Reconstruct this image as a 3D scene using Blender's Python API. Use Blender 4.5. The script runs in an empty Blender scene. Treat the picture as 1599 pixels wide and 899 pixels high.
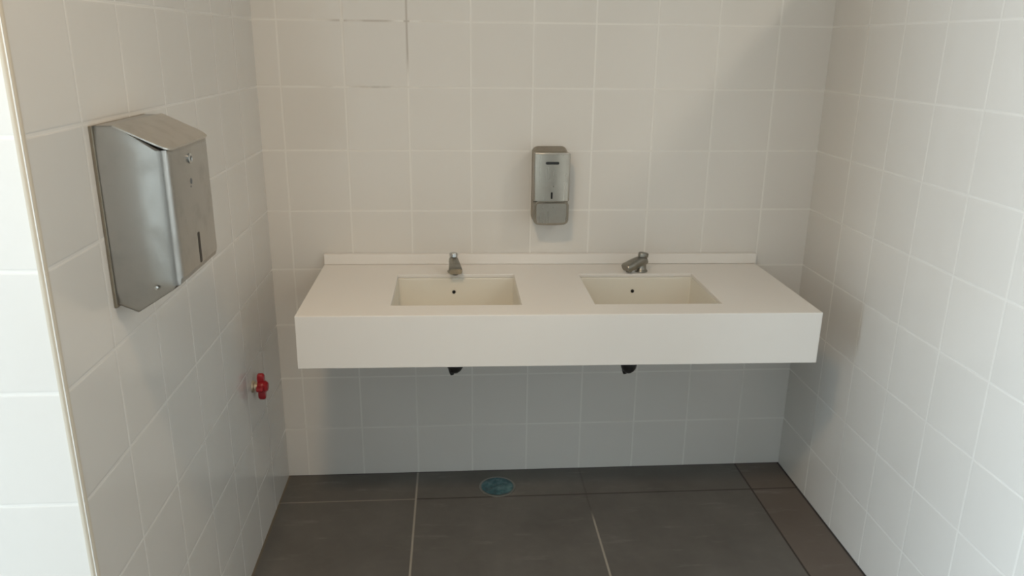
import bpy, bmesh, math, random
from mathutils import Vector, Matrix
random.seed(4)
PI = math.pi
scn = bpy.context.scene
COL = scn.collection

# ------------------------------------------------------------------ camera
YAW, PITCH, ROLL, FPX = 0.075569, -0.301527, 0.011621, 1222.32
cy_, sy_, cp_, sp_ = math.cos(YAW), math.sin(YAW), math.cos(PITCH), math.sin(PITCH)
fwd = Vector((sy_*cp_, cy_*cp_, sp_)); rgt = Vector((cy_, -sy_, 0)); up = rgt.cross(fwd)
r2 = math.cos(ROLL)*rgt + math.sin(ROLL)*up
u2 = -math.sin(ROLL)*rgt + math.cos(ROLL)*up
cam_d = bpy.data.cameras.new('camera'); cam = bpy.data.objects.new('camera', cam_d); COL.objects.link(cam)
m = Matrix.Identity(4)
for i in range(3):
    m[i][0], m[i][1], m[i][2] = r2[i], u2[i], -fwd[i]
m[0][3], m[1][3], m[2][3] = 0.61698, -2.59588, 1.52268
cam.matrix_world = m
cam_d.sensor_width = 36; cam_d.lens = 36*FPX/1599; cam_d.clip_start = .02
scn.camera = cam

# ------------------------------------------------------------------ exposure, sky and lights
scn.view_settings.view_transform = 'Standard'; scn.view_settings.look = 'None'
scn.view_settings.gamma = 1; scn.view_settings.use_curve_mapping = False
scn.view_settings.exposure = 0.0
scn.cycles.filter_width = 2.0
w = bpy.data.worlds.new('world'); scn.world = w; w.use_nodes = True
w.node_tree.nodes['Background'].inputs[0].default_value = (.62, .78, 1, 1)
w.node_tree.nodes['Background'].inputs[1].default_value = .3

CEIL = 2.8
def area(name, loc, target, sx, sy, power, col, shape='RECTANGLE', spread=PI):
    l = bpy.data.lights.new(name, 'AREA'); l.shape = shape; l.size = sx; l.size_y = sy
    l.energy = power; l.color = col; l.spread = spread
    o = bpy.data.objects.new(name, l); COL.objects.link(o); o.location = loc
    o.rotation_euler = (Vector(target)-Vector(loc)).to_track_quat('-Z', 'Y').to_euler()
    return o
# daylight entering through the big window on the far left side of the room
WIN = dict(x=-3.2, y0=-3.7, y1=-1.6, z0=.1, z1=2.3)
area('window_daylight', (WIN['x']-.12, (WIN['y0']+WIN['y1'])/2, (WIN['z0']+WIN['z1'])/2),
     (5, (WIN['y0']+WIN['y1'])/2, (WIN['z0']+WIN['z1'])/2), 2.1, 2.2, 275, (.72, .88, 1))
LAMPS = [((2.6, -1.6), 11.5, (1, .88, .72)), ((.3, -2.0), 19.5, (1, .71, .42))]

# ------------------------------------------------------------------ node helpers
def nmat(name):
    mt = bpy.data.materials.new(name); mt.use_nodes = True
    nt = mt.node_tree; return mt, nt, nt.nodes['Principled BSDF']
class NB:
    def __init__(s, nt): s.nt = nt
    def n(s, t, **k):
        x = s.nt.nodes.new(t)
        for a, b in k.items(): setattr(x, a, b)
        return x
    def set(s, sock, v):
        if isinstance(v, bpy.types.NodeSocket): s.nt.links.new(v, sock)
        else: sock.default_value = v
    def m(s, op, a, b=None, c=None, clamp=False):
        x = s.n('ShaderNodeMath', operation=op); x.use_clamp = clamp
        s.set(x.inputs[0], a)
        if b is not None: s.set(x.inputs[1], b)
        if c is not None: s.set(x.inputs[2], c)
        return x.outputs[0]
    def step(s, v, a, b):      # smooth 0..1 between a and b
        x = s.n('ShaderNodeMapRange', interpolation_type='SMOOTHSTEP')
        s.set(x.inputs[0], v); x.inputs[1].default_value = a; x.inputs[2].default_value = b
        return x.outputs[0]
    def mix(s, f, a, b):
        x = s.n('ShaderNodeMix', data_type='RGBA')
        s.set(x.inputs[0], f); s.set(x.inputs[6], a); s.set(x.inputs[7], b)
        return x.outputs[2]
    def noise(s, vec, scale, detail=3, rough=.5):
        x = s.n('ShaderNodeTexNoise'); s.set(x.inputs['Vector'], vec)
        x.inputs['Scale'].default_value = scale; x.inputs['Detail'].default_value = detail
        x.inputs['Roughness'].default_value = rough
        return x.outputs[0]
    def comb(s, a, b, c=0.0):
        x = s.n('ShaderNodeCombineXYZ'); s.set(x.inputs[0], a); s.set(x.inputs[1], b); s.set(x.inputs[2], c)
        return x.outputs[0]
    def white(s, vec):
        x = s.n('ShaderNodeTexWhiteNoise', noise_dimensions='3D'); s.set(x.inputs['Vector'], vec)
        return x.outputs['Value'], x.outputs['Color']
    def pos(s):
        g = s.n('ShaderNodeNewGeometry'); q = s.n('ShaderNodeSeparateXYZ')
        s.nt.links.new(g.outputs['Position'], q.inputs[0]); return g.outputs['Position'], q.outputs
    def ramp(s, f, stops):
        x = s.n('ShaderNodeValToRGB'); s.set(x.inputs[0], f); e = x.color_ramp.elements
        while len(e) < len(stops): e.new(.5)
        for el, (p, c) in zip(e, stops): el.position = p; el.color = (*c, 1)
        return x.outputs[0]
    def bump(s, h, strength, dist):
        x = s.n('ShaderNodeBump'); s.set(x.inputs['Height'], h)
        x.inputs['Strength'].default_value = strength; x.inputs['Distance'].default_value = dist
        return x.outputs[0]

def simple(name, col, rough=.5, metal=0, spec=.5, bump=None, var=0.0, vscale=8):
    mt, nt, p = nmat(name); b = NB(nt)
    p.inputs['Roughness'].default_value = rough; p.inputs['Metallic'].default_value = metal
    p.inputs['Specular IOR Level'].default_value = spec
    tc = b.n('ShaderNodeTexCoord').outputs['Object']
    n = b.noise(tc, vscale, 4, .6)
    c2 = tuple(max(0, x*(1-var)) for x in col)
    b.set(p.inputs['Base Color'], b.mix(n, (*col, 1), (*c2, 1)))
    if bump:
        b.set(p.inputs['Normal'], b.bump(b.noise(tc, bump[0], 3), bump[1], bump[2]))
    return mt

ZT = -.012            # height offset of the wall tile rows (bottom row is cut by the floor)
def tile_mat(name, axis, off, sign, pitch, dirt=0.0, lines=True):
    """Glazed square white wall tile. axis 0/1: world axis running along the wall."""
    mt, nt, p = nmat(name); b = NB(nt)
    P, s = b.pos()
    u = b.m('DIVIDE', b.m('SUBTRACT', b.m('MULTIPLY', s[axis], sign), off), pitch)
    u = b.m('MAXIMUM', u, -.5 if sign < 0 or axis == 1 else -5)
    v = b.m('DIVIDE', b.m('SUBTRACT', s[2], ZT), .2)
    iu, iv = b.m('FLOOR', u), b.m('FLOOR', v)
    fu, fv = b.m('FRACT', u), b.m('FRACT', v)
    du = b.m('MULTIPLY', b.m('MINIMUM', fu, b.m('SUBTRACT', 1, fu)), pitch)
    dv = b.m('MULTIPLY', b.m('MINIMUM', fv, b.m('SUBTRACT', 1, fv)), .2)
    d = b.m('MINIMUM', du, dv) if lines else dv
    g = b.m('MULTIPLY', b.m('SUBTRACT', 1, b.step(d, .0007, .0048)), .5)           # grout mask
    edge = b.m('SUBTRACT', 1, b.step(d, .0015, .0055))        # rounded tile edge
    wv, wc = b.white(b.comb(iu, iv, float(axis)))
    sp = b.n('ShaderNodeSeparateColor'); nt.links.new(wc, sp.inputs[0])
    k = b.m('ADD', b.m('MULTIPLY', wv, .035), b.m('MULTIPLY', b.noise(P, 2.5, 3), .04))
    tile = b.mix(k, (.735, .712, .672, 1), (.34, .32, .30, 1))
    gcol = (.87, .855, .81, 1)
    if dirt:
        n9 = b.step(b.noise(P, 7, 3), .40, .56)
        vx = b.m('SUBTRACT', 1, b.step(b.m('ABSOLUTE', b.m('SUBTRACT', s[0], .4737)), .006, .012))
        f1 = b.m('MULTIPLY', vx, b.step(s[2], 1.40, 1.50))                        # one upright joint, black with grime
        hx = b.m('MULTIPLY', b.step(s[0], .16, .26), b.m('SUBTRACT', 1, b.step(s[0], .48, .60)))
        hx = b.m('MULTIPLY', hx, b.m('SUBTRACT', 1, b.m('MULTIPLY', b.m('LESS_THAN', du, .006), 1)))
        f2 = b.m('MULTIPLY', b.m('MULTIPLY', hx, b.step(s[2], 1.30, 1.36)), n9)   # soiled level joints beside it
        f = b.m('MULTIPLY', b.m('MAXIMUM', b.m('MULTIPLY', f1, .9), b.m('MULTIPLY', f2, .75)), dirt)
        gcol = b.mix(f, gcol, (.25, .20, .15, 1))
    b.set(p.inputs['Base Color'], b.mix(g, tile, gcol))
    b.set(p.inputs['Roughness'], b.m('ADD', b.m('MULTIPLY', g, .45), .16))
    p.inputs['Specular IOR Level'].default_value = .5
    h = b.m('MULTIPLY', edge, -.00035)
    h = b.m('ADD', h, b.m('MULTIPLY', b.m('MULTIPLY', b.m('SUBTRACT', sp.outputs[0], .5), fu), .0012))
    h = b.m('ADD', h, b.m('MULTIPLY', b.m('MULTIPLY', b.m('SUBTRACT', sp.outputs[1], .5), fv), .0012))
    h = b.m('ADD', h, b.m('MULTIPLY', b.noise(P, 9, 2), .0005))
    b.set(p.inputs['Normal'], b.bump(h, .8, 1.0))
    return mt

def floor_mat():
    mt, nt, p = nmat('dark_stone_tile'); b = NB(nt)
    P, s = b.pos(); x, y = s[0], s[1]
    u = b.m('DIVIDE', b.m('SUBTRACT', x, .471), .602); v = b.m('DIVIDE', b.m('ADD', y, .182), .6)
    fu, fv = b.m('FRACT', u), b.m('FRACT', v)
    du = b.m('MULTIPLY', b.m('MINIMUM', fu, b.m('SUBTRACT', 1, fu)), .602)
    dv = b.m('MULTIPLY', b.m('MINIMUM', fv, b.m('SUBTRACT', 1, fv)), .6)
    gu, gv = b.m('SUBTRACT', 1, b.step(du, .0022, .0042)), b.m('SUBTRACT', 1, b.step(dv, .0018, .0036))
    wv, wc = b.white(b.comb(b.m('FLOOR', u), b.m('FLOOR', v), 7.0))
    n1 = b.noise(P, 3.5, 6, .62); n2 = b.noise(P, 26, 4, .6)
    base = b.ramp(b.m('ADD', b.m('MULTIPLY', n1, .75), b.m('MULTIPLY', n2, .25)),
                  [(.3, (.105, .098, .088)), (.55, (.145, .137, .124)), (.75, (.19, .18, .163))])
    base = b.mix(b.m('MULTIPLY', wv, .25), base, (.10, .09, .08, 1))
    brown = b.step(x, 1.668, 1.676)
    base = b.mix(b.m('MULTIPLY', brown, .55), base, (.155, .115, .09, 1))
    # pale scuffs left by mopping
    mp = b.n('ShaderNodeMapping'); nt.links.new(P, mp.inputs[0])
    mp.inputs['Rotation'].default_value = (0, 0, .9); mp.inputs['Scale'].default_value = (3.2, 16, 1)
    sc = b.noise(mp.outputs[0], 1.4, 5, .65)
    base = b.mix(b.m('MULTIPLY', b.step(sc, .56, .78), .32), base, (.33, .32, .30, 1))
    # pale grout on the left, grime-filled grout elsewhere
    lu = b.m('MAXIMUM', b.m('LESS_THAN', x, .6), b.m('MULTIPLY', b.m('LESS_THAN', x, 1.2), b.step(b.m('MULTIPLY', y, -1), .25, .36)))
    lv = b.m('LESS_THAN', x, .471)
    pale = (.36, .33, .28, 1); dark = (.045, .038, .032, 1)
    c = b.mix(gv, base, b.mix(b.m('MULTIPLY', lv, .75), dark, pale))
    hide = b.m('MULTIPLY', b.m('MULTIPLY', b.m('GREATER_THAN', x, .9), b.m('LESS_THAN', x, 1.2)), b.m('SUBTRACT', 1, lu))
    c = b.mix(b.m('MULTIPLY', gu, b.m('SUBTRACT', 1, b.m('MULTIPLY', hide, .75))), c, b.mix(lu, dark, pale))
    jr = b.m('SUBTRACT', 1, b.step(b.m('SUBTRACT', 1.848, x), .005, .011))
    jb = b.m('SUBTRACT', 1, b.step(b.m('MULTIPLY', y, -1), .002, .008))
    jl = b.m('SUBTRACT', 1, b.step(x, .002, .010))
    c = b.mix(jr, c, (.02, .017, .015, 1)); c = b.mix(b.m('MULTIPLY', jb, .8), c, (.025, .022, .02, 1))
    c = b.mix(b.m('MULTIPLY', jl, .5), c, (.24, .17, .09, 1))
    b.set(p.inputs['Base Color'], c)
    b.set(p.inputs['Roughness'], b.m('ADD', b.m('MULTIPLY', n2, .2), .40))
    p.inputs['Specular IOR Level'].default_value = .35
    g = b.m('MAXIMUM', gu, gv)
    h = b.m('ADD', b.m('MULTIPLY', g, -.001), b.m('MULTIPLY', n2, .0004))
    b.set(p.inputs['Normal'], b.bump(h, .6, 1.0))
    return mt

def steel_mat(name, col, rough, axis, amt=.08, smudge=.12):
    """Brushed stainless steel, brushing along the given object axis, finger smudges."""
    mt, nt, p = nmat(name); b = NB(nt)
    tc = b.n('ShaderNodeTexCoord').outputs['Object']
    mp = b.n('ShaderNodeMapping'); nt.links.new(tc, mp.inputs[0])
    sc = [260, 260, 260]; sc[axis] = 5; mp.inputs['Scale'].default_value = sc
    br = b.noise(mp.outputs[0], 1, 3)
    sm = b.step(b.noise(tc, 16, 5, .6), .45, .72)
    b.set(p.inputs['Base Color'], b.mix(b.m('MULTIPLY', sm, .3), (*col, 1), tuple(x*.72 for x in col)+(1,)))
    p.inputs['Metallic'].default_value = 1
    b.set(p.inputs['Roughness'], b.m('ADD', b.m('ADD', b.m('MULTIPLY', br, amt), rough), b.m('MULTIPLY', sm, smudge)))
    b.set(p.inputs['Normal'], b.bump(br, .12, .0006))
    return mt

M = dict(
    tile_back=tile_mat('glazed_tile_back', 0, .0737, 1, .2, dirt=1.0),
    tile_left=tile_mat('glazed_tile_left', 1, .2225, -1, .2),
    tile_right=tile_mat('glazed_tile_right', 1, .2350, -1, .1945),
    tile_end=tile_mat('glazed_tile_end', 0, 0.0, 1, .2),
    floor=floor_mat(),
    trim=simple('cream_edge_plastic', (.60, .55, .46), .8, spec=.1),
    plaster=simple('white_plaster', (.78, .77, .74), .8, var=.05),
    solid=simple('white_solid_surface', (.82, .795, .76), .36, spec=.4, var=.02),
    cream=simple('cream_basin_resin', (.84, .81, .725), .30, spec=.45, var=.05),
    steel=steel_mat('brushed_steel_lit', (.60, .575, .53), .30, 1),  # lighter base puts the ceiling's reflection on the lid into the colour
    steel_v=steel_mat('brushed_steel_upright_dim', (.46, .45, .425), .25, 2),  # darker than the lid, its duller reflection put into the colour
    steel_soap=steel_mat('soap_dispenser_steel', (.42, .385, .33), .24, 2),
    steel_dk=steel_mat('dark_brown_steel', (.33, .29, .23), .35, 2),  # darker, browner steel than the covers
    chrome=simple('chrome', (.66, .67, .66), .12, 1, var=.15, vscale=60),
    dullchrome=simple('limescaled_chrome', (.38, .365, .325), .36, 1, var=.35, vscale=70),
    black=simple('near_black', (.018, .018, .018), .4),
    hole=simple('dark_hole', (.006, .006, .006), .9),
    red=simple('red_enamel', (.40, .013, .02), .32, var=.15, vscale=40),
    brass=simple('pale_brass', (.62, .52, .38), .35, .6),
    blue=None, frame=simple('grey_window_frame', (.4, .41, .42), .5),
    lamp_white=simple('lamp_enamel', (.85, .85, .83), .4),
)
def film_mat():
    mt, nt, p = nmat('blue_plastic_film'); b = NB(nt)
    tc = b.n('ShaderNodeTexCoord').outputs['Object']
    n = b.noise(tc, 34, 5, .65)
    b.set(p.inputs['Base Color'], b.ramp(n, [(.32, (.012, .045, .06)), (.5, (.03, .11, .14)), (.66, (.12, .24, .25))]))
    p.inputs['Roughness'].default_value = .3
    b.set(p.inputs['Normal'], b.bump(b.noise(tc, 22, 4), .8, .006))
    return mt
M['blue'] = film_mat()
def emis(name, col, st):
    mt, nt, p = nmat(name); p.inputs['Base Color'].default_value = (.8, .8, .8, 1)
    p.inputs['Emission Color'].default_value = (*col, 1); p.inputs['Emission Strength'].default_value = st
    return mt

# ------------------------------------------------------------------ object helpers
def link(name, bm, mats, parent=None, loc=(0, 0, 0), smooth=None, bevel=None, seg=3, rot=None):
    bmesh.ops.recalc_face_normals(bm, faces=bm.faces)
    me = bpy.data.meshes.new(name); bm.to_mesh(me); bm.free()
    for x in (mats if isinstance(mats, (list, tuple)) else [mats]): me.materials.append(x)
    o = bpy.data.objects.new(name, me); COL.objects.link(o); o.location = loc
    if rot: o.rotation_euler = rot
    if parent: o.parent = parent
    if bevel:
        md = o.modifiers.new('bevel', 'BEVEL'); md.width = bevel; md.segments = seg
        md.limit_method = 'ANGLE'; md.angle_limit = math.radians(25); md.harden_normals = False
    if smooth:
        me.polygons.foreach_set('use_smooth', [True]*len(me.polygons))
        try: me.set_sharp_from_angle(angle=math.radians(smooth))
        except Exception: pass
    return o
def empty(name, loc, label, cat, group=None, rz=0):
    o = bpy.data.objects.new(name, None); COL.objects.link(o); o.empty_display_size = .05
    o.location = loc; o.rotation_euler = (0, 0, rz); tag(o, label, cat, group); return o
def tag(o, label, cat, group=None):
    o['label'] = label; o['category'] = cat
    if group: o['group'] = group
def struct(o): o['kind'] = 'structure'; return o
def box(bm, x0, x1, y0, y1, z0, z1):
    vs = [bm.verts.new(c) for c in ((x0,y0,z0),(x1,y0,z0),(x1,y1,z0),(x0,y1,z0),(x0,y0,z1),(x1,y0,z1),(x1,y1,z1),(x0,y1,z1))]
    fs = [bm.faces.new([vs[i] for i in f]) for f in ((3,2,1,0),(4,5,6,7),(0,1,5,4),(1,2,6,5),(2,3,7,6),(3,0,4,7))]
    return fs
def voxels(xs, ys, zs, solid):
    """one closed mesh from a grid of cells; solid(i,j,k) says which cells are filled"""
    bm = bmesh.new(); V = {}
    def vt(i, j, k):
        if (i, j, k) not in V: V[i, j, k] = bm.verts.new((xs[i], ys[j], zs[k]))
        return V[i, j, k]
    nx, ny, nz = len(xs)-1, len(ys)-1, len(zs)-1
    S = lambda i, j, k: 0 <= i < nx and 0 <= j < ny and 0 <= k < nz and solid(i, j, k)
    for i in range(nx):
        for j in range(ny):
            for k in range(nz):
                if not S(i, j, k): continue
                for (a, c, d), q in (((1,0,0),((1,0,0),(1,1,0),(1,1,1),(1,0,1))), ((-1,0,0),((0,0,0),(0,0,1),(0,1,1),(0,1,0))),
                                     ((0,1,0),((0,1,0),(0,1,1),(1,1,1),(1,1,0))), ((0,-1,0),((0,0,0),(1,0,0),(1,0,1),(0,0,1))),
                                     ((0,0,1),((0,0,1),(1,0,1),(1,1,1),(0,1,1))), ((0,0,-1),((0,0,0),(0,1,0),(1,1,0),(1,0,0)))):
                    if not S(i+a, j+c, k+d): bm.faces.new([vt(i+x, j+y, k+z) for x, y, z in q])
    return bm
def lathe(bm, prof, seg=32, mat=Matrix.Identity(4)):
    rings = []
    for r, z in prof:
        if r < 1e-6: rings.append([bm.verts.new(mat @ Vector((0, 0, z)))])
        else: rings.append([bm.verts.new(mat @ Vector((r*math.cos(2*PI*i/seg), r*math.sin(2*PI*i/seg), z))) for i in range(seg)])
    for a, b in zip(rings, rings[1:]):
        for i in range(seg):
            j = (i+1) % seg
            q = ([a[0]] if len(a) == 1 else [a[i], a[j]]) + ([b[0]] if len(b) == 1 else [b[j], b[i]])
            if len(q) > 2: bm.faces.new(q)
    for r in (rings[0], rings[-1]):
        if len(r) > 1: bm.faces.new(r)
def axis_m(o, d):
    d = Vector(d).normalized(); q = Vector((0, 0, 1)).rotation_difference(d)
    return Matrix.Translation(o) @ q.to_matrix().to_4x4()
def loft(bm, sections):
    rs = [[bm.verts.new(p) for p in s] for s in sections]
    n = len(rs[0])
    for a, b in zip(rs, rs[1:]):
        for i in range(n): bm.faces.new((a[i], a[(i+1) % n], b[(i+1) % n], b[i]))
    bm.faces.new(rs[0]); bm.faces.new(rs[-1])
def rrect(w, h, r, n=6):
    out = []
    for cx, cz, a0 in ((w/2-r, h/2-r, 0), (-w/2+r, h/2-r, PI/2), (-w/2+r, -h/2+r, PI), (w/2-r, -h/2+r, 1.5*PI)):
        for i in range(n+1):
            a = a0+PI/2*i/n; out.append((cx+r*math.cos(a), cz+r*math.sin(a)))
    return out
def rrect_bow(w, h, r, bow, n=7, m_=10):
    p = rrect(w, h, r, n); k = 3*(n+1)            # first point of the bottom right corner
    a, c = p[k-1], p[k]
    p = p[:k]+[(a[0]+(c[0]-a[0])*i/m_, a[1]) for i in range(1, m_)]+p[k:]
    return [(x, z-(bow*(1-(2*x/w)**2) if z < 0 else 0)) for x, z in p]
def tube(bm, pts, r, seg=16):
    pts = [Vector(p) for p in pts]; secs = []
    nrm = None
    for i, p in enumerate(pts):
        t = (pts[min(i+1, len(pts)-1)]-pts[max(i-1, 0)]).normalized()
        if nrm is None: nrm = t.orthogonal().normalized()
        nrm = (nrm - t*nrm.dot(t)).normalized(); bn = t.cross(nrm)
        secs.append([p + r*(math.cos(2*PI*k/seg)*nrm + math.sin(2*PI*k/seg)*bn) for k in range(seg)])
    loft(bm, secs)

# ------------------------------------------------------------------ the room
W, YE = 1.848, -1.4156
XL, XR, YB = -3.2, 4.2, -5.2
bm = bmesh.new(); box(bm, XL, XR, YB, 0, -.1, 0); struct(link('floor', bm, M['floor']))
bm = bmesh.new(); box(bm, XL, XR, YB, 0, CEIL, CEIL+.1); struct(link('ceiling', bm, M['plaster']))
bm = bmesh.new(); box(bm, XL-.2, XR+.2, 0, .15, -.1, CEIL+.1); struct(link('wall_back', bm, M['tile_back']))
# left wall: a thick block whose end face looks towards the camera
bm = bmesh.new(); fs = box(bm, XL, 0, YE, 0, 0, CEIL)
for f in fs: f.material_index = 0
fs[2].material_index = 1
struct(link('wall_left', bm, [M['tile_left'], M['tile_end']]))
bm = bmesh.new(); box(bm, W, W+.12, -3.0, 0, 0, 1.846); struct(link('wall_right', bm, M['tile_right']))
bm = bmesh.new(); box(bm, XR, XR+.15, YB, 0, -.1, CEIL+.1); struct(link('wall_far_right', bm, M['plaster']))
bm = bmesh.new(); box(bm, XL-.2, XR+.2, YB-.15, YB, -.1, CEIL+.1); struct(link('wall_rear', bm, M['plaster']))
ys = [YB, WIN['y0'], WIN['y1'], YE]; zs = [-.1, WIN['z0'], WIN['z1'], CEIL+.1]
struct(link('wall_far_left', voxels([XL-.15, XL], ys, zs, lambda i, j, k: not (j == 1 and k == 1)), M['plaster']))
# window in the far left wall
ys = [WIN['y0'], WIN['y0']+.05, (WIN['y0']+WIN['y1'])/2-.025, (WIN['y0']+WIN['y1'])/2+.025, WIN['y1']-.05, WIN['y1']]; zs = [WIN['z0'], WIN['z0']+.05, WIN['z1']-.05, WIN['z1']]
struct(link('window_1', voxels([XL-.09, XL-.04], ys, zs, lambda i, j, k: j in (0, 2, 4) or k in (0, 2)), M['frame'], bevel=.004))
# rounded cream edging on the outer corner of the left wall
bm = bmesh.new(); R = .008; pr = [(-.009, YE+.004), (-.009, YE-.0015)]
for i in range(9):
    a = -PI/2 + PI/2*i/8; pr.append((.0015-R+R*math.cos(a), YE-.0015+R+R*math.sin(a)))
pr += [(.0015, YE+.009), (-.004, YE+.009), (-.004, YE+.004)]
loft(bm, [[(x, y, z) for x, y in pr] for z in (0, CEIL)])
struct(link('trim_1', bm, M['trim'], smooth=40))

# ------------------------------------------------------------------ washbasin counter
CX0, CX1, CY, ZTOP, ZBOT = .1775, 1.668, -.545, .8035, .6485
B = [(.432, .808), (1.023, 1.402)]; BY0, BY1 = -.455, -.140
cnt = empty('washbasin_counter', ((CX0+CX1)/2, 0, ZTOP), 'long white wall-hung counter with a deep front and two rectangular sunken basins', 'washbasin counter')
cnt.rotation_euler = (0, math.radians(.36), 0)
ox = (CX0+CX1)/2
x0, x1 = CX0-ox, CX1-ox; zt, zb = 0, ZBOT-ZTOP; G = .001
bb = [(a-ox, b-ox) for a, b in B]
xs = [x0, x0+.02, bb[0][0], bb[0][1], bb[1][0], bb[1][1], x1-.02, x1]
ys = [CY, CY+.02, BY0, BY1, -G]; zs = [zb, zt-.012, zt]
def cs(i, j, k):
    if k == 1: return not (j == 2 and i in (2, 4))
    return i in (0, 6) or j == 0
link('countertop', voxels(xs, ys, zs, cs), M['solid'], cnt, bevel=.0022)
# upstand against the wall
bm = bmesh.new(); box(bm, x0, x1, -.02, -G, .0005, .036); link('backsplash', bm, M['solid'], cnt, bevel=.002)
for n, (a, b_) in enumerate(bb):
    t = .008; D = .14
    xs = [a-t, a, b_, b_+t]; ys = [BY0-t, BY0, BY1, BY1+t]; zs = [-D-t, -D, -.0122]
    bz = link('basin', voxels(xs, ys, zs, lambda i, j, k: k == 0 or not (i == 1 and j == 1)), M['cream'], cnt, bevel=.006)
    hx = (.6125-ox, 1.206-ox)[n]
    bm = bmesh.new(); lathe(bm, [(.0, .0), (.0046, .0), (.0058, .0012), (.0058, -.0012)], 24, axis_m((hx, BY1-.0008, -.060), (0, -1, 0)))
    link('overflow_hole', bm, M['hole'], bz, smooth=40)
    cx = (a+b_)/2
    bm = bmesh.new(); lathe(bm, [(0, -.002), (.012, -.001), (.02, .0015), (.031, .002), (.033, -.0005), (.033, -.003)], 32, Matrix.Translation((cx, -.30, -D+.001)))
    link('waste_fitting', bm, M['chrome'], bz, smooth=40)

# ------------------------------------------------------------------ bottle traps below the basins
def make_trap(x, rz, label, zoff=0):
    t = empty('bottle_trap', (x, -.30, .53+zoff), label, 'drain trap', 'drain traps below the counter', rz)
    bm = bmesh.new(); lathe(bm, [(0, -.003), (.010, -.001), (.018, .006), (.024, .016), (.0265, .03), (.0265, .06), (.029, .062), (.029, .074), (.018, .078), (0, .078)], 32)
    link('trap_cup', bm, M['black'], t, smooth=45)  # black puts the shade under the counter into the trap's colour
    bm = bmesh.new(); lathe(bm, [(0, -.010), (.006, -.009), (.0075, -.002), (.0075, .012), (0, .012)], 20, axis_m((-.012, -.002, .002), (-.25, 0, 1)))
    link('drain_plug', bm, M['black'], t, smooth=45)
    top = ZTOP-.15-(.53+zoff)-.001
    bm = bmesh.new(); lathe(bm, [(0, .076), (.015, .076), (.015, top-.012), (.026, top-.011), (.026, top), (0, top)], 28)
    link('tailpiece', bm, M['dullchrome'], t, smooth=45)
    bm = bmesh.new()
    c, s = math.cos(-rz), math.sin(-rz)
    q = lambda yy: (-s*yy, c*yy, .055)
    tube(bm, [q(.0), q(.15), q(.297)], .0135, 20)
    link('outlet_pipe', bm, M['dullchrome'], t, smooth=45)
    bm = bmesh.new(); lathe(bm, [(.0136, 0), (.03, 0), (.028, .006), (.0136, .008)], 28, axis_m(q(.298), tuple(-v for v in (Vector(q(1))-Vector(q(0))))))
    link('wall_flange', bm, M['dullchrome'], t, smooth=45)
make_trap(.6135, .15, 'dark drain trap tip poking out below the counter under the left basin')
make_trap(1.170, -.5, 'dark drain trap tip poking out below the counter under the right basin', -.011)

# ------------------------------------------------------------------ push taps
def make_tap(x, y, z, rz, label, knob):
    t = empty('push_tap', (x, y, z), label, 'tap', 'push taps on the counter', rz)
    bm = bmesh.new(); lathe(bm, [(0, 0), (.021, 0), (.0215, .003), (.019, .006), (.0165, .008), (.0155, .024), (.0165, .036), (0, .036)], 36)
    link('base_column', bm, M['dullchrome'], t, smooth=50)
    secs = []
    for yy, zz, ww, hh in ((.019, .038, .018, .016), (.016, .038, .027, .026), (.006, .037, .031, .032), (-.012, .0345, .033, .033), (-.032, .029, .038, .031), (-.052, .0225, .043, .027), (-.062, .0195, .044, .025), (-.066, .0185, .040, .020)):
        secs.append([(px, yy - pz*.35, zz+pz) for px, pz in rrect(ww, hh, min(ww, hh)*.42, 5)])
    bm = bmesh.new(); loft(bm, secs); link('spout', bm, M['dullchrome'], t, smooth=50)
    bm = bmesh.new(); lathe(bm, [(0, 0), (.009, 0), (.0105, .002), (.0105, .011), (0, .011)], 24, Matrix.Translation((0, -.050, .0045)))
    link('aerator', bm, M['black'], t, smooth=45)
    A = axis_m((0, .003, .043), (0, .20, 1)) @ Matrix.Diagonal((.82, 1.08, 1.06, 1))
    bm = bmesh.new(); lathe(bm, [(0, 0), (.0155, 0), (.0158, .004), (.0142, .0048), (.0142, .0060), (.0172, .0068), (.0176, .0150), (.0165, .0185), (.013, .0205), (0, .0215)], 40, A)
    link('push_button', bm, knob, t, smooth=50)
def deck(x): return ZTOP - (x-ox)*math.tan(math.radians(.36)) + .0006
make_tap(.6125, -.112, deck(.6125), .09, 'chrome push tap above the left basin with spout facing forwards', M['chrome'])
make_tap(1.238, -.112, deck(1.238), -1.15, 'dull chrome push tap above the right basin with spout twisted sideways to the left', M['dullchrome'])

# ------------------------------------------------------------------ soap dispenser
sx, sw = .9325, .117
sd = empty('soap_dispenser', (sx, 0, .953), 'stainless steel soap dispenser on the back wall above the counter', 'soap dispenser')
def slab_bow(sections):
    bm = bmesh.new(); loft(bm, [[(px, y, (z0+z1)/2+pz) for px, pz in rrect_bow(wd, z1-z0, r, bw)] for y, wd, z0, z1, r, bw in sections]); return bm
def slab(sections):   # (y, width, z0, z1, radius)
    bm = bmesh.new(); loft(bm, [[(px, y, (z0+z1)/2+pz) for px, pz in rrect(wd, z1-z0, r, 7)] for y, wd, z0, z1, r in sections]); return bm
link('housing', slab([(-.0006, sw-.002, .001, .250, .020), (-.004, sw, 0, .2505, .020), (-.055, sw, .002, .241, .018), (-.060, sw-.001, .003, .240, .018)]), M['steel_dk'], sd, smooth=40)
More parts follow.
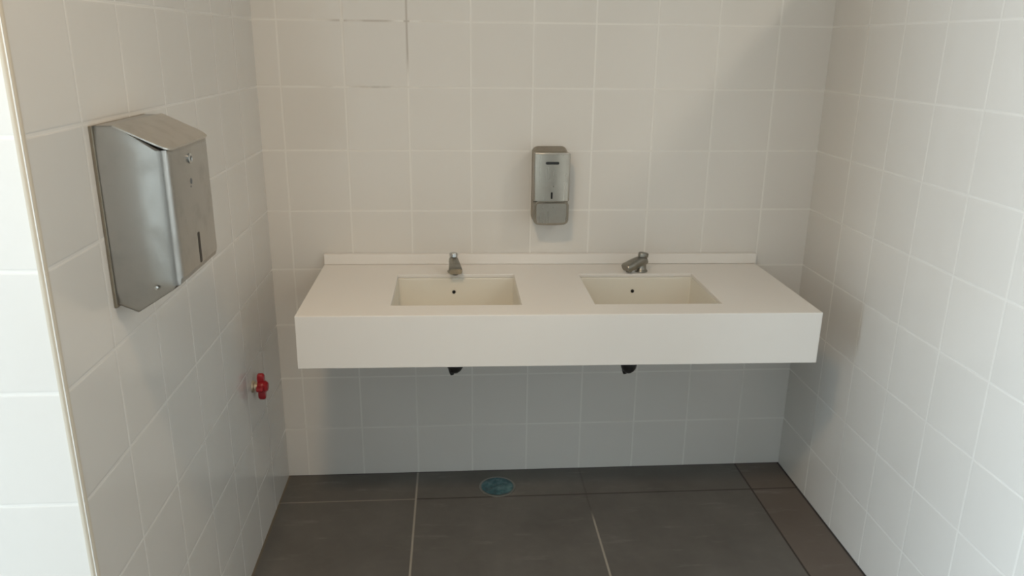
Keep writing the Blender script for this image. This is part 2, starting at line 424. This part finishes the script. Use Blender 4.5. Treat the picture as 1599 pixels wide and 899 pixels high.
# front shell, slightly bowed, resting over the housing
def bowed(zt_, zb_, wd, yb, yf, bow, r, nx=14):
    bm = bmesh.new(); prof = rrect(wd, zt_-zb_, r, 7)
    secs = []
    for y, s in ((yb, 1.0), (yf+.004, 1.0), (yf+.001, .99), (yf, .965)):
        secs.append([(px*s, y-(bow*(1-(2*px/wd)**2) if y != yb else 0), (zt_+zb_)/2+pz*(s if s > .985 else .985)) for px, pz in prof])
    rs = [[bm.verts.new(p) for p in q] for q in secs]; n = len(prof)
    for a, b in zip(rs, rs[1:]):
        for i in range(n): bm.faces.new((a[i], a[(i+1) % n], b[(i+1) % n], b[i]))
    bm.faces.new(rs[0])
    # front face split in strips between mirrored points so that the bow is smooth
    f = rs[-1]; order = sorted(range(n), key=lambda i: secs[-1][i][0])
    top = [i for i in order if secs[-1][i][2] > (zt_+zb_)/2]; bot = [i for i in order if secs[-1][i][2] <= (zt_+zb_)/2]
    L = min(len(top), len(bot))
    # insert middle columns
    def cols(i0, i1):
        p, q = f[i0].co, f[i1].co; out = []
        for k in range(1, nx):
            xx = p.x+(q.x-p.x)*k/nx; out.append(bm.verts.new((xx, yf-bow*(1-(2*xx/wd)**2), p.z)))
        return out
    tl, tr = top[L//2-1], top[L//2]; bl, br = bot[L//2-1], bot[L//2]
    T = [f[i] for i in top[:L//2]]+cols(tl, tr)+[f[i] for i in top[L//2:]]
    Bt = [f[i] for i in bot[:L//2]]+cols(bl, br)+[f[i] for i in bot[L//2:]]
    for i in range(len(T)-1):
        bm.faces.new((Bt[i], Bt[i+1], T[i+1], T[i]))
    return bm
link('front_cover', bowed(.2375, .082, sw+.001, -.0602, -.086, .007, .004), M['steel_soap'], sd, smooth=35)
bm = bmesh.new(); hw = sw/2-.004
tube(bm, [(-hw+2*hw*i/20, -.0850-.007*(1-((-1+i/10))**2), .2368) for i in range(21)], .0030, 12)
link('cover_lip_highlight', bm, M['steel'], sd, smooth=60)  # lighter bead added as the highlight along the cover's top edge
link('lever_surround', slab_bow([(-.0602, sw, .005, .0815, .016, .004), (-.084, sw, .005, .0815, .016, .004)]), M['steel_dk'], sd, smooth=40)
link('push_lever', slab_bow([(-.0842, sw-.013, .010, .0785, .010, .004), (-.090, sw-.013, .010, .0785, .010, .004), (-.093, sw-.019, .013, .0755, .008, .003)]), M['steel_soap'], sd, smooth=35)
link('level_window', slab([(-.088, .006, .091, .113, .0025), (-.0938, .006, .091, .113, .0025)]), M['hole'], sd)
bd = link('maker_badge', slab([(-.088, .044, .2025, .2115, .0044), (-.0938, .044, .2025, .2115, .0044)]), M['black'], sd)

# ------------------------------------------------------------------ paper towel dispenser on the left wall
TY0, TY1, TZ = -1.200, -.962, 1.048
td = empty('paper_towel_dispenser', (0, (TY0+TY1)/2, TZ), 'large brushed steel paper towel dispenser with sloping lid on the left wall', 'paper towel dispenser')
hl = (TY1-TY0)/2
D1, D2, ZA, ZB, ZC, ZD = .040, .124, .011, .055, .293, .336
bm = bmesh.new()
prof = [(.0006, .036), (.0006, .018), (D1, 0), (D2-.018, .042), (D2-.006, .050), (D2, .062), (D2, .285), (D2-.004, .293), (D1, .3345), (.0006, .3345), (.0006, .300)]
def fprof(y): # round the upright front corners
    d = hl-abs(y); r = .020
    k = 0 if d >= r else r-math.sqrt(max(0, r*r-(r-d)**2))
    return [(min(x, D2-k), y, z) for x, z in prof]
yy = [-hl, -hl+.0015, -hl+.004, -hl+.008, -hl+.013, -hl+.020, hl-.020, hl-.013, hl-.008, hl-.004, hl-.0015, hl]
secs = [fprof(y) for y in yy]
for q, sg in ((secs[0], 1), (secs[-1], -1)):      # sides lean in above and below, shaped to give darker reflection bands
    for i in (1, 2, 3, 8, 9): q[i] = (q[i][0], q[i][1]+sg*.005, q[i][2])
rs = [[bm.verts.new(p) for p in q] for q in secs]; n = len(prof)
for a, b_ in zip(rs, rs[1:]):
    for i in range(n): bm.faces.new((a[i], a[(i+1) % n], b_[(i+1) % n], b_[i]))
for q, y in ((rs[0], -hl), (rs[-1], hl)):
    lo, hi = bm.verts.new((.062, y, .058)), bm.verts.new((.066, y, .290))
    bm.faces.new((q[0], q[1], q[2], q[3], lo)); bm.faces.new((q[10], hi, q[7], q[8], q[9]))
    bm.faces.new((q[0], lo, q[3], q[4], q[5], q[6], q[7], hi, q[10]))
link('housing', bm, M['steel_v'], td, smooth=20)
# lid sheet with folded lip
bm = bmesh.new()
def lprof(y):
    d = hl+.0015-abs(y); r = .022
    k = 0 if d >= r else r-math.sqrt(max(0, r*r-(r-d)**2))
    e = min(D2+.003, D2+.003-k); return [(D1-.002, y, .3368), (e, y, .2945+ (D2+.003-e)*.50), (e, y, .2915+(D2+.003-e)*.50), (D1-.002, y, .3338)]
yl = [-hl-.0015, -hl+.0005, -hl+.003, -hl+.007, -hl+.012, -hl+.0205, hl-.0205, hl-.012, hl-.007, hl-.003, hl-.0005, hl+.0015]
loft(bm, [lprof(y) for y in yl]); link('lid', bm, M['steel'], td, smooth=30)
bm = bmesh.new(); box(bm, .0003, .006, -hl-.004, hl+.004, .010, .335); link('back_plate', bm, M['steel_dk'], td, bevel=.001)
ly = -1.0905-(TY0+TY1)/2; lz = 1.3135-TZ
bm = bmesh.new(); lathe(bm, [(0, 0), (.0095, 0), (.0095, .003), (.0075, .0045), (.005, .0045), (.0045, .0030), (0, .0030)], 28, axis_m((D2-.0005, ly, lz), (1, 0, 0)))
lk = link('lock', bm, M['chrome'], td, smooth=40)
bm = bmesh.new(); box(bm, D2+.0020, D2+.0034, ly-.0012, ly+.0012, lz-.0035, lz+.0035); link('keyhole', bm, M['hole'], lk)
ky = ly-.002; kz = 1.271-TZ
bm = bmesh.new(); lathe(bm, [(0, 0), (.0058, 0), (.0058, .0004), (0, .0004)], 20, axis_m((D2-.0001, ky, kz), (1, 0, 0)))
box(bm, D2-.0001, D2+.0003, ky-.006, ky-.001, kz-.011, kz-.008)
link('maker_mark', bm, simple('blue_grey_ink', (.10, .11, .12), .5), td)
sy0 = -1.084-(TY0+TY1)/2
bm = bmesh.new()
loft(bm, [[(xx, sy0+px, (1.1715+1.111)/2-TZ+pz) for px, pz in rrect(.0125, .0600, .003, 4)] for xx in (D2-.002, D2+.0004)])
link('level_slot', bm, simple('shadowed_slot', (.045, .038, .03), .7), td)
bm = bmesh.new(); lathe(bm, [(0, 0), (.004, 0), (.0035, .0018), (0, .0024)], 20, axis_m((.078, -hl-.0002, .047), (0, -1, 0)))
link('side_screw', bm, M['chrome'], td, smooth=40)

# ------------------------------------------------------------------ red stop valve low on the left wall
vy, vz = -.366, .523
va = empty('stop_valve', (0, vy, vz), 'small stop valve with red handle low on the left wall', 'valve')
bm = bmesh.new(); lathe(bm, [(0, .0005), (.019, .0005), (.018, .004), (.0135, .007), (.013, .018), (0, .018)], 32, axis_m((0, 0, 0), (1, 0, 0)))
link('wall_collar', bm, M['brass'], va, smooth=45)
bm = bmesh.new(); lathe(bm, [(0, .016), (.017, .016), (.0185, .020), (.0185, .040), (.013, .046), (0, .047)], 6, axis_m((0, 0, 0), (1, 0, 0)))
link('handle_hub', bm, M['red'], va, bevel=.0012)
bm = bmesh.new()     # hand wheel with four lobes
def lobes(k, x, n=96):
    out = []
    for i in range(n):
        a = 2*PI*i/n; r = (.018+(.043-.018)*max(0, math.cos(4*a))**.55*(1 if abs(math.sin(a)) > .7 else .62))*k
        out.append((x, r*math.cos(a), r*math.sin(a)))
    return out
loft(bm, [lobes(.90, .0165), lobes(1, .020), lobes(1, .033), lobes(.88, .037)])
link('hand_wheel', bm, M['red'], va, smooth=35)

# ------------------------------------------------------------------ floor drain
fd = empty('floor_drain', (.760, -.118, 0), 'round floor drain covered with crumpled blue plastic below the counter', 'floor drain')
bm = bmesh.new(); lathe(bm, [(.054, .0004), (.066, .0004), (.0655, .0022), (.062, .0032), (.057, .0026), (.054, .0008)], 48)
link('drain_rim', bm, M['dullchrome'], fd, smooth=45)
bm = bmesh.new()
NR, NS = 10, 48; rg = []
from mathutils import noise as mn
for i in range(NR+1):
    r = .0575*i/NR; ring = []
    for j in range(NS if i else 1):
        a = 2*PI*j/NS; x, y = r*math.cos(a), r*math.sin(a)
        z = .0035+.0028*mn.fractal(Vector((x*60, y*60, 3)), 1, 2, 3)*(1-(i/NR)**4)
        ring.append(bm.verts.new((x, y, max(z, .0009))))
    rg.append(ring)
for i in range(NR):
    for j in range(NS):
        a, b = rg[i], rg[i+1]
        bm.faces.new(([a[0]] if i == 0 else [a[j], a[(j+1) % NS]])+[b[(j+1) % NS], b[j]])
link('plastic_film', bm, M['blue'], fd, smooth=60)

# ------------------------------------------------------------------ ceiling lamps (above the frame) and their light
for n, ((lx, lyy), pw, lcol) in enumerate(LAMPS):
    lt = empty('ceiling_lamp', (lx, lyy, CEIL), ('round ceiling lamp beyond the right partition wall', 'round ceiling lamp in front of the washbasin niche')[n], 'ceiling lamp')
    bm = bmesh.new(); lathe(bm, [(0, -.0005), (.15, -.0005), (.155, -.03), (.145, -.035), (.14, -.03), (0, -.03)], 40); link('lamp_body', bm, M['lamp_white'], lt, smooth=40)
    bm = bmesh.new(); lathe(bm, [(0, -.0305), (.138, -.0305), (.13, -.042), (.08, -.05), (0, -.053)], 40); link('lamp_diffuser', bm, emis('lamp_diffuser_glow', lcol, 2.5), lt, smooth=60)
    area('lamp_light', (lx, lyy, CEIL-.06), (lx, lyy, 0), .26, .26, pw, lcol, 'DISK')
